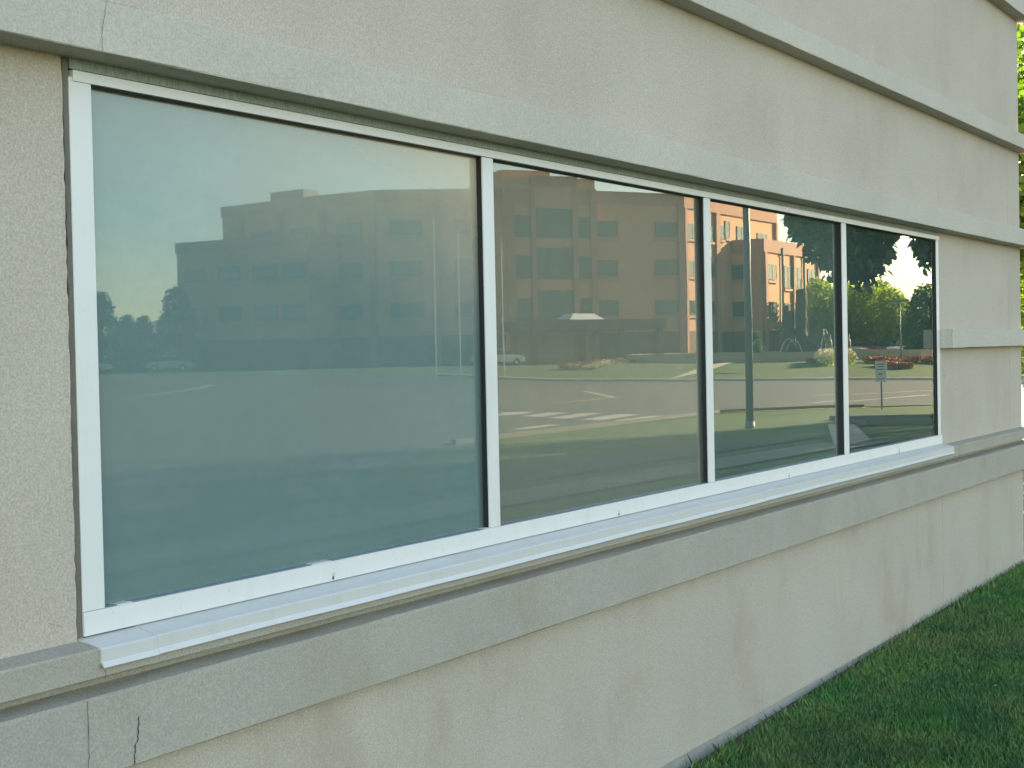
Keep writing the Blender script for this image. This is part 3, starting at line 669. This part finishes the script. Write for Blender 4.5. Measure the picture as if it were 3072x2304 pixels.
pil(W0, W1, 7.6, 8.8, ZG, ZW-1.3); pil(W1, W2, 0.0, 0.7, ZG, ZW-1.3); pil(W1, W2, 9.4, 9.8, ZG, ZW-1.3); pil(W1, W2, 18.4, 19.0, ZG, ZW-1.3)
for s in (2.6, 8.2, 14.2, 20.6): pil(A_, B_, s, s+0.7, ZG, ZR-1.0)
pil(B_, C_, 5.6, 6.2, ZG, ZR-1.0)
MB().tube([(161.4, -61.2, 10.6), (161.4, -61.2, -1.3)], 0.13, 8).box(161.15, 161.65, -61.45, -61.0, 10.4, 11.2).build('drainpipe', M_FFRAME, hosp)
MB().tube([(168.9, -61.5, 10.6), (168.9, -61.5, -1.3)], 0.13, 8).box(168.65, 169.15, -61.75, -61.3, 10.4, 11.2).build('drainpipe', M_FFRAME, hosp)
def window(P, Q, s0, s1, z0, z1, parts=2, d=0.03, sill_=True):
    w = MB().fbox(P, Q, s0, s1, z0, z1, d, d+0.06).build('window', M_FGLASS, hosp)
    f = MB(); t = 0.07
    f.fbox(P, Q, s0, s1, z1-t, z1+0.02, d, d+0.10).fbox(P, Q, s0, s1, z0-0.02, z0+t, d, d+0.10)
    for i in range(parts+1):
        s = s0+(s1-s0)*i/parts; f.fbox(P, Q, s-t/2, s+t/2, z0+t+0.001, z1-t-0.001, d, d+0.09)
    f.build('frame', M_FFRAME, w)
    if sill_: MB().fbox(P, Q, s0-0.1, s1+0.1, z0-0.40, z0-0.12, 0.01, 0.24).build('sill', M_FSILL, w)
ROWS = [(11.6, 13.1), (7.6, 9.1), (3.5, 5.0)]
for z0, z1 in ROWS:
    window(C_, D_, 10.3, 13.1, z0, z1, 1); window(C_, D_, 17.6, 20.3, z0, z1, 2)
    window(D_, E_, 0.9, 3.6, z0, z1, 2); window(D_, E_, 7.3, 8.2, z0, z1, 1)
window(D_, E_, 10.0, 11.0, 12.0, 13.4, 1); window(D_, E_, 11.4, 12.6, 12.2, 14.0, 1); window(D_, E_, 14.7, 17.2, 12.0, 13.6, 2); window(D_, E_, 20.8, 23.6, 12.1, 13.2, 2)
for z0, z1 in [(7.5, 9.15), (3.4, 5.0)]:
    window(W0, W1, 4.8, 7.4, z0, z1, 2); window(W0, W1, 0.8, 3.4, z0, z1, 2)
    window(W1, W2, 1.3, 4.1, z0, z1, 2); window(W1, W2, 15.1, 18.0, z0, z1, 2)
window(W1, W2, 6.8, 9.3, 6.7, 9.2, 2); window(W1, W2, 9.9, 12.8, 6.7, 9.2, 2); window(W1, W2, 6.8, 9.3, 3.2, 4.9, 2); window(W1, W2, 9.9, 12.8, 3.2, 4.9, 2)
for z0, z1 in ROWS:
    for s in (5.8, 11.6, 17.8): window(A_, B_, s-1.6, s+1.6, z0, z1, 2)
    for s in (2.8, 9.3): window(B_, C_, s-1.6, s+1.6, z0, z1, 2)
for z0, z1 in [(7.6, 9.1), (3.5, 5.0)]:
    for s in (2.6, 7.4, 12.2, 15.9): window(L0, L1, s-1.5, s+1.5, z0, z1, 2)
# tower face
def tw(s0, s1, z0, z1, d1, m, name): return MB().fbox(C_, D_, s0, s1, z0, z1, 0.91, d1).build(name, m, hosp)
for s0, s1 in [(0.05, 0.9), (2.75, 3.25), (7.4, 8.0), (9.45, 10.15)]: tw(s0, s1, ZG, 16.2, 1.15, M_BROWN, 'pilaster')
tw(2.75, 8.0, 16.4, 17.35, 1.22, M_BROWN, 'parapet_band'); tw(0.9, 9.45, 14.6, 16.1, 1.05, M_BROWN, 'parapet_band')
tw(3.2, 7.4, 14.2, 16.45, 1.10, M_TAN, 'spandrel'); 
def twin(s0, s1, z0, z1):
    w = MB().fbox(C_, D_, s0, s1, z0, z1, 0.92, 0.97).build('window', M_FGLASS, hosp); f = MB()
    k = max(2, int((s1-s0)/1.3))
    for i in range(k+1): f.fbox(C_, D_, s0+(s1-s0)*i/k-0.04, s0+(s1-s0)*i/k+0.04, z0, z1, 0.93, 1.02)
    f.fbox(C_, D_, s0, s1, z1-0.9, z1-0.8, 0.93, 1.01); f.build('frame', M_FFRAME, w)
for z0, z1 in [(11.2, 14.2), (7.1, 10.2), (3.0, 6.0)]:
    twin(3.25, 7.4, z0, z1); twin(0.95, 2.75, z0, z1-0.8); twin(8.0, 9.45, z0, z1-0.8)
MB().fbox(C_, D_, 1.4, 6.8, 16.1, 18.3, -6.5, -2.5).build('roof_penthouse', M_TAN, hosp)
MB().box(119.5, 122, -101.5, -97.0, 16.0, 17.2).build('roof_unit', M_FFRAME, hosp)
can = MB(); can.fbox(C_, D_, -1.0, 14.0, 1.9, 2.9, 1.3, 8.0)
for s in (-0.5, 4.5, 9.0, 13.3): can.fbox(C_, D_, s, s+0.5, ZG, 1.9, 7.2, 7.7)
can.build('entrance_canopy', M_BRICK, hosp)
mb = MB(); t = (Vector(D_)-Vector(C_)).normalized(); n_ = Vector((-t.y, t.x)); 
def cp(s, d, z): q = Vector(C_)+t*s+n_*d; return (q.x, q.y, z)
mb.add([cp(3.4, 4.6, 2.9), cp(7.2, 4.6, 2.9), cp(7.2, 7.6, 2.9), cp(3.4, 7.6, 2.9), cp(4.2, 5.3, 3.5), cp(6.4, 5.3, 3.5), cp(6.4, 6.9, 3.5), cp(4.2, 6.9, 3.5)], [(0,3,2,1),(4,5,6,7),(0,1,5,4),(1,2,6,5),(2,3,7,6),(3,0,4,7)])
mb.build('skylight', M_ROOFW, hosp)

# ------------------------------------------------------------------ fountain, statues
f = thing('fountain', 'round stone fountain basin with tall dark rock columns and water jets', 'fountain', (0, 0, 0))
FC = Vector((130.0, -48.5)); FR = 15.0
mb = MB(); n = 72; 
for i in range(n):
    a = 2*math.pi*i/n
    for r, z in ((FR, -1.9), (FR, -0.55), (FR-0.5, -0.55), (FR-0.5, -1.9)): mb.v.append((FC.x+r*math.cos(a), FC.y+r*math.sin(a), z))
for i in range(n):
    for j in range(4): mb.f.append((4*i+j, 4*i+(j+1) % 4, (4*((i+1) % n))+(j+1) % 4, (4*((i+1) % n))+j))
mb.build('basin_wall', M_WALLST, f)
MB().prism([(FC.x+(FR-0.5)*math.cos(2*math.pi*i/48), FC.y+(FR-0.5)*math.sin(2*math.pi*i/48)) for i in range(48)], -1.9, -1.0, 'z').build('water', M_FGLASS, f)
def rock(cx, cy, w, z1, name='rock_column'):
    mb = MB(); k = 9; lv = 8
    for j in range(lv+1):
        z = -1.2+(z1+1.2)*j/lv
        for i in range(k):
            a = 2*math.pi*i/k; r = w/2*(1.0+random.uniform(-.14, .14))*(1.08-0.14*j/lv); mb.v.append((cx+r*math.cos(a), cy+r*math.sin(a), z+random.uniform(-.12, .12)))
    for j in range(lv):
        for i in range(k): mb.f.append((j*k+i, j*k+(i+1) % k, (j+1)*k+(i+1) % k, (j+1)*k+i))
    mb.f.append(tuple(lv*k+i for i in range(k))); return mb.build(name, M_ROCK, f)
rock(129.4, -48.1, 1.15, 3.1); rock(129.9, -47.0, 1.15, 5.1); rock(130.3, -48.6, 0.6, 3.7)
for (x, y, w, z1) in [(127.0, -44.9, 1.6, 0.9), (126.8, -44.3, 1.3, 1.3), (127.6, -45.6, 1.2, 0.5), (126.4, -43.8, 0.9, 0.2)]: rock(x, y, w, z1, 'boulder')
for (x, y, dx, dy, h) in [(125.5, -50.5, 1.3, 1.3, 1.6), (124.8, -47.2, 1.2, 1.2, 1.6), (125.0, -45.0, -1.0, -1.2, 1.5)]:
    P = [(x+dx*i/9, y+dy*i/9, -1.0+h*(1-((i-5)/5)**2)) for i in range(10)]; MB().tube(P, 0.018, 6).build('water_jet', M_WATER, f)

def figure(name, label, loc, rz, joints, radii, links, mat, cat='statue', scale=1.0):
    t = thing(name, label, cat, loc, rz); t.scale = (scale,)*3
    me = bpy.data.meshes.new('body'); me.from_pydata([tuple(j) for j in joints], links, [])
    o = bpy.data.objects.new('body', me); COL.objects.link(o); o.parent = t; me.materials.append(mat)
    sk = o.modifiers.new('skin', 'SKIN'); sub = o.modifiers.new('sub', 'SUBSURF'); sub.levels = 1; sub.render_levels = 2
    for i, r in enumerate(radii): me.skin_vertices[0].data[i].radius = (r, r)
    me.skin_vertices[0].data[0].use_root = True
    return t
# bent standing man: pelvis, spine, chest, neck, head..., arms reaching forward-down, legs
J = [(0,0,.98),(0.03,0,1.15),(0.12,0,1.38),(0.22,0,1.52),(0.30,0,1.62),(0.32,0,1.72),
     (0.13,.19,1.40),(0.28,.23,1.18),(0.45,.12,1.08),(0.13,-.19,1.40),(0.26,-.22,1.16),(0.43,-.10,1.02),
     (-0.01,.11,.92),(0.07,.13,.50),(-0.02,.14,.06),(0.12,.15,.03),(-0.01,-.11,.92),(-0.02,-.13,.50),(-0.12,-.14,.06),(0.02,-.15,.03)]
R_ = [.14,.135,.16,.06,.095,.085,.062,.045,.035,.062,.045,.035,.095,.065,.045,.035,.095,.065,.045,.035]
Lk = [(0,1),(1,2),(2,3),(3,4),(4,5),(2,6),(6,7),(7,8),(2,9),(9,10),(10,11),(0,12),(12,13),(13,14),(14,15),(0,16),(16,17),(17,18),(18,19)]
st = figure('statue', 'bronze statue of a stooping man holding a long slanting pole before the fountain', (118.5, -40.3, -1.35), math.radians(200), J, R_, Lk, M_BRONZE, scale=1.5)
MB().tube([(0.50, 0.05, 1.25), (0.62, 0.02, 0.9), (0.95, -0.15, 0.0)], 0.02, 6).build('pole', M_ALU, st)
J2_ = [(0,0,.98),(0,0,1.18),(0,0,1.40),(0,0,1.54),(0.02,0,1.63),(0.02,0,1.74),(0,.19,1.42),(0.05,.30,1.60),(0.1,.34,1.85),(0,-.19,1.42),(0.04,-.24,1.15),(0.1,-.2,.95),
      (0,.10,.92),(0.02,.11,.50),(0,.12,.05),(0.12,.12,.03),(0,-.10,.92),(0,-.11,.50),(-0.03,-.12,.05),(0.09,-.12,.03)]
figure('statue', 'pale statue with one arm raised on top of the tallest rock column', (129.9, -47.0, 5.05), math.radians(200), J2_, R_, Lk, M_PALE, scale=0.62)

# ------------------------------------------------------------------ flower beds, bush
def flowers(name, label, pts, h, m, n, grp):
    t = thing(name, label, 'flower bed', (0, 0, 0), 0, grp)
    bl = [(x, y, gz(x, y)+h*0.5, r, r, h*0.55, 1) for x, y, r in pts]
    V, F = leaf_cloud(bl, n, 0.16, 'q', 0.0, 0.5); np_mesh('foliage', V, F, M_LEAF2, t)
    bl = [(x, y, gz(x, y)+h*0.7, r, r, h*0.5, 1) for x, y, r in pts]
    V, F = leaf_cloud(bl, int(n*1.3), 0.17, 'q', 0.0, 0.6); np_mesh('blossom', V, F, m, t)
GB = 'flower beds on the island lawn'
flowers('flower_bed', 'bed of cream flowers beside the stooping statue', [(113+i*1.1, -38.9-i*0.42+0.3, 0.8) for i in range(-4, 2)], 0.9, M_CREAM, 1800, GB)
flowers('flower_bed', 'curved bed of red flowers in front of the low stone wall', [(111.5, -38.6, 1.0), (112.8, -36.0, 1.0), (112.2, -35.0, 1.0), (111.4, -34.3, 0.9)], 0.38, M_RED, 1100, GB)
flowers('flower_bed', 'second red flower bed nearer the kerb', [(107.6, -33.6, 0.8), (106.8, -32.8, 0.9), (105.8, -31.9, 0.9), (105.0, -31.2, 0.7)], 0.38, M_RED, 1100, GB)
flowers('flower_bed', 'red flower bed at the right end of the low stone wall', [(112.5, -33.0, 0.9), (112.2, -31.9, 0.9), (111.5, -30.9, 0.9), (111, -29.9, 0.9)], 0.38, M_RED, 1100, GB)
flowers('flower_bed', 'long bed of pink flowers on the lawn in front of the entrance', [(103.3+i*2.0, -56.5-i*0.35, 1.0) for i in range(8)], 0.4, M_RED, 1500, GB)
flowers('flower_bed', 'row of pale flowers edging the pink bed', [(103.0+i*2.6, -54.6-i*0.85, 0.6) for i in range(9)], 0.35, M_CREAM, 900, GB)
bsh = thing('bush', 'leafy bush beside the fountain rocks', 'bush', (133.5, -53.2, gz(133.5, -53.2)))
V, F = leaf_cloud([(0, 0, 1.0, 0.8, 0.8, 1.0, 2), (0.2, 0, 2.0, 0.5, 0.5, 0.8, 1)], 1800, 0.2, 'q', 0.1, 0.3); np_mesh('foliage', V, F, M_LEAF3, bsh)
MB().tube([(0, 0, -0.1), (0, 0, 1.4)], 0.05, 6).build('stem', M_BARK, bsh)

# ------------------------------------------------------------------ poles, sign
def lamp_post(x, y, h, r, label, arm=1.0, grp=None):
    z = gz(x, y); t = thing('lamp_post', label, 'lamp post', (x, y, z), 0, grp)
    MB().tube([(0, 0, -0.2), (0, 0, h)], [r, r*0.8], 16).build('pole', M_POLE, t, True)
    MB().tube([(0, 0, -0.1), (0, 0, 0.2)], [r*1.3, r*1.2], 16).build('base', M_POLE, t, True)
    hd = MB().box(-0.25, 0.25, -arm, arm, h-0.05, h+0.14).build('lamp_head', M_POLE, t, bevel=0.03); return t
lamp_post(39.0, -13.9, 9.0, 0.115, 'thick dark lamp post standing on the verge lawn, its top above the window head')
lamp_post(112.7, -30.2+(-3.8), 4.7, 0.06, 'thin distant lamp post in front of the green trees', 0.75)
for i, (x, y, zt, lab) in enumerate([(89.8, -60.0, 9.9, 'leftmost bare flagpole before the building'), (90.9, -58.6, 8.9, 'middle bare flagpole before the building'), (92.7, -56.2, 8.1, 'flagpole with a limp red and white flag')]):
    z = gz(x, y); t = thing('flagpole', lab, 'flagpole', (x, y, z), 0, 'flagpoles on the island')
    MB().tube([(0, 0, -0.2), (0, 0, zt-z)], [0.05, 0.03], 8).build('pole', M_ALU, t)
    MB().add([(0, 0, zt-z+0.08), (0.07, 0, zt-z), (0, 0.07, zt-z), (-0.07, 0, zt-z), (0, -0.07, zt-z), (0, 0, zt-z-0.08)], [(0,1,2),(0,2,3),(0,3,4),(0,4,1),(5,2,1),(5,3,2),(5,4,3),(5,1,4)]).build('finial', M_ALU, t)
    if i == 2:
        mb = MB(); k = 7
        for a in range(k+1):
            for b_ in range(4): mb.v.append((0.05+0.08*b_+0.05*math.sin(b_*2+a), 0.05*math.sin(a*1.1+b_*2.2), zt-z-0.2-a*0.2-0.08*b_))
        for a in range(k):
            for b_ in range(3): mb.f.append((a*4+b_, a*4+b_+1, a*4+b_+5, a*4+b_+4))
        fl = mb.build('flag', M_SIGNRED, t); sm_ = fl.modifiers.new('thick', 'SOLIDIFY'); sm_.thickness = 0.01
sz = gz(52.0, -15.0); sg = thing('road_sign', 'small white sign on a grey post standing at the road edge', 'sign', (52.0, -15.0, sz), math.radians(-18))
MB().box(-0.03, 0.03, -0.03, 0.03, -0.2, 1.72).build('post', M_POLE, sg)
MB().box(-0.052, -0.032, -0.20, 0.20, 0.98, 1.72).build('panel', M_SIGN, sg, bevel=0.004)
mk = MB()
for z, w in ((1.60, .13), (1.52, .10), (1.42, .14), (1.08, .12)): mk.box(-0.056, -0.0525, -w, w, z, z+0.035)
mk.build('marks', M_SIGNINK, sg)
MB().box(-0.056, -0.0525, -.09, .05, 1.24, 1.30).build('marks', M_SIGNRED, sg)

# ------------------------------------------------------------------ parked cars
def make_car(label, paint):
    t = thing('parked_car', label, 'car', (0, 0, 0), 0, 'cars parked beyond the fountain')
    body = MB().prism([(-2.2, .35), (-2.25, .75), (-2.0, .92), (-1.2, 1.0), (1.1, 1.0), (2.0, .86), (2.25, .7), (2.2, .32)], -0.88, 0.88); b = body.build('body', paint, t, bevel=0.06)
    MB().prism([(-1.5, 1.0), (-1.05, 1.43), (0.25, 1.46), (1.05, 1.0)], -0.74, 0.74).build('cabin', M_CARGL, t, bevel=0.04)
    MB().prism([(-1.08, 1.44), (0.28, 1.47), (0.2, 1.51), (-0.98, 1.49)], -0.74, 0.74).build('roof', paint, t)
    for x in (-1.35, 1.35):
        for y in (-0.86, 0.86):
            w = MB().tube([(x, y-0.1, .33), (x, y+0.1, .33)], 0.33, 16).build('wheel', M_TYRE, t)
            MB().tube([(x, y-0.11, .33), (x, y+0.11, .33)], 0.18, 12).build('rim', M_ALU, w)
    return t
PW_, PR_, PD_, PS_ = paint_mat('paint_white', (0.75, 0.75, 0.72)), paint_mat('paint_red', (0.40, 0.03, 0.03)), paint_mat('paint_dark', (0.03, 0.035, 0.04)), paint_mat('paint_silver', (0.45, 0.46, 0.46))
car0 = make_car('white parked car nearest the end of the stone wall', PW_)
def place(c_, x, y, rz, lab, paint=None):
    c_.location = (x, y, gz(x, y)+0.02); c_.rotation_euler.z = rz; c_['label'] = lab
    if paint:
        for ch in c_.children:
            if ch.name.split('.')[0] in ('body', 'roof'):
                ch.data = ch.data.copy(); ch.data.materials[0] = paint
place(car0, 147.0, -44.2, math.radians(100), 'white parked car nearest the end of the stone wall')
for x, y, rz, lab, pt in [(141.5, -40.4, 95, 'second white parked car, in front of the dark full tree', None), (151.5, -50.2, 110, 'red parked car behind the stone wall', PR_), (152.5, -47.8, 100, 'dark parked car between the red one and the white ones', PD_),
                          (148.5, -51.4, 100, 'silver parked car closest to the stooping statue', PS_), (104, -101.0, 60, 'silver car parked left of the orange building under dark trees', PS_), (96.5, -104.5, 60, 'white car parked at the far left of the drive', None), (114.5, -70.5, 35, 'white car waiting under the entrance canopy', None)]:
    place(copy_tree(car0), x, y, math.radians(rz), lab, pt)
sheet('parking_lot', [(136, -30), (160, -30), (160, -56), (146, -56), (140, -42)], 0.02, M_ASPH, 3)

# ------------------------------------------------------------------ far hills
hv = []; n = 90
for i in range(n+1):
    a = math.radians(-75+100*i/n); R0 = 2600
    h = 95+35*math.sin(i*0.21)+18*math.sin(i*0.63+1)+8*math.sin(i*1.7)
    for r, z in ((R0-500, -5), (R0-150, h*0.6), (R0, h), (R0+500, -5)): hv.append((r*math.cos(a), r*math.sin(a), z))
mb = MB(); mb.v = hv
for i in range(n):
    for j in range(3): mb.f.append((4*i+j, 4*i+j+1, 4*i+j+5, 4*i+j+4))
props(mb.build('hills', M_HILL, None, True), kind='structure')
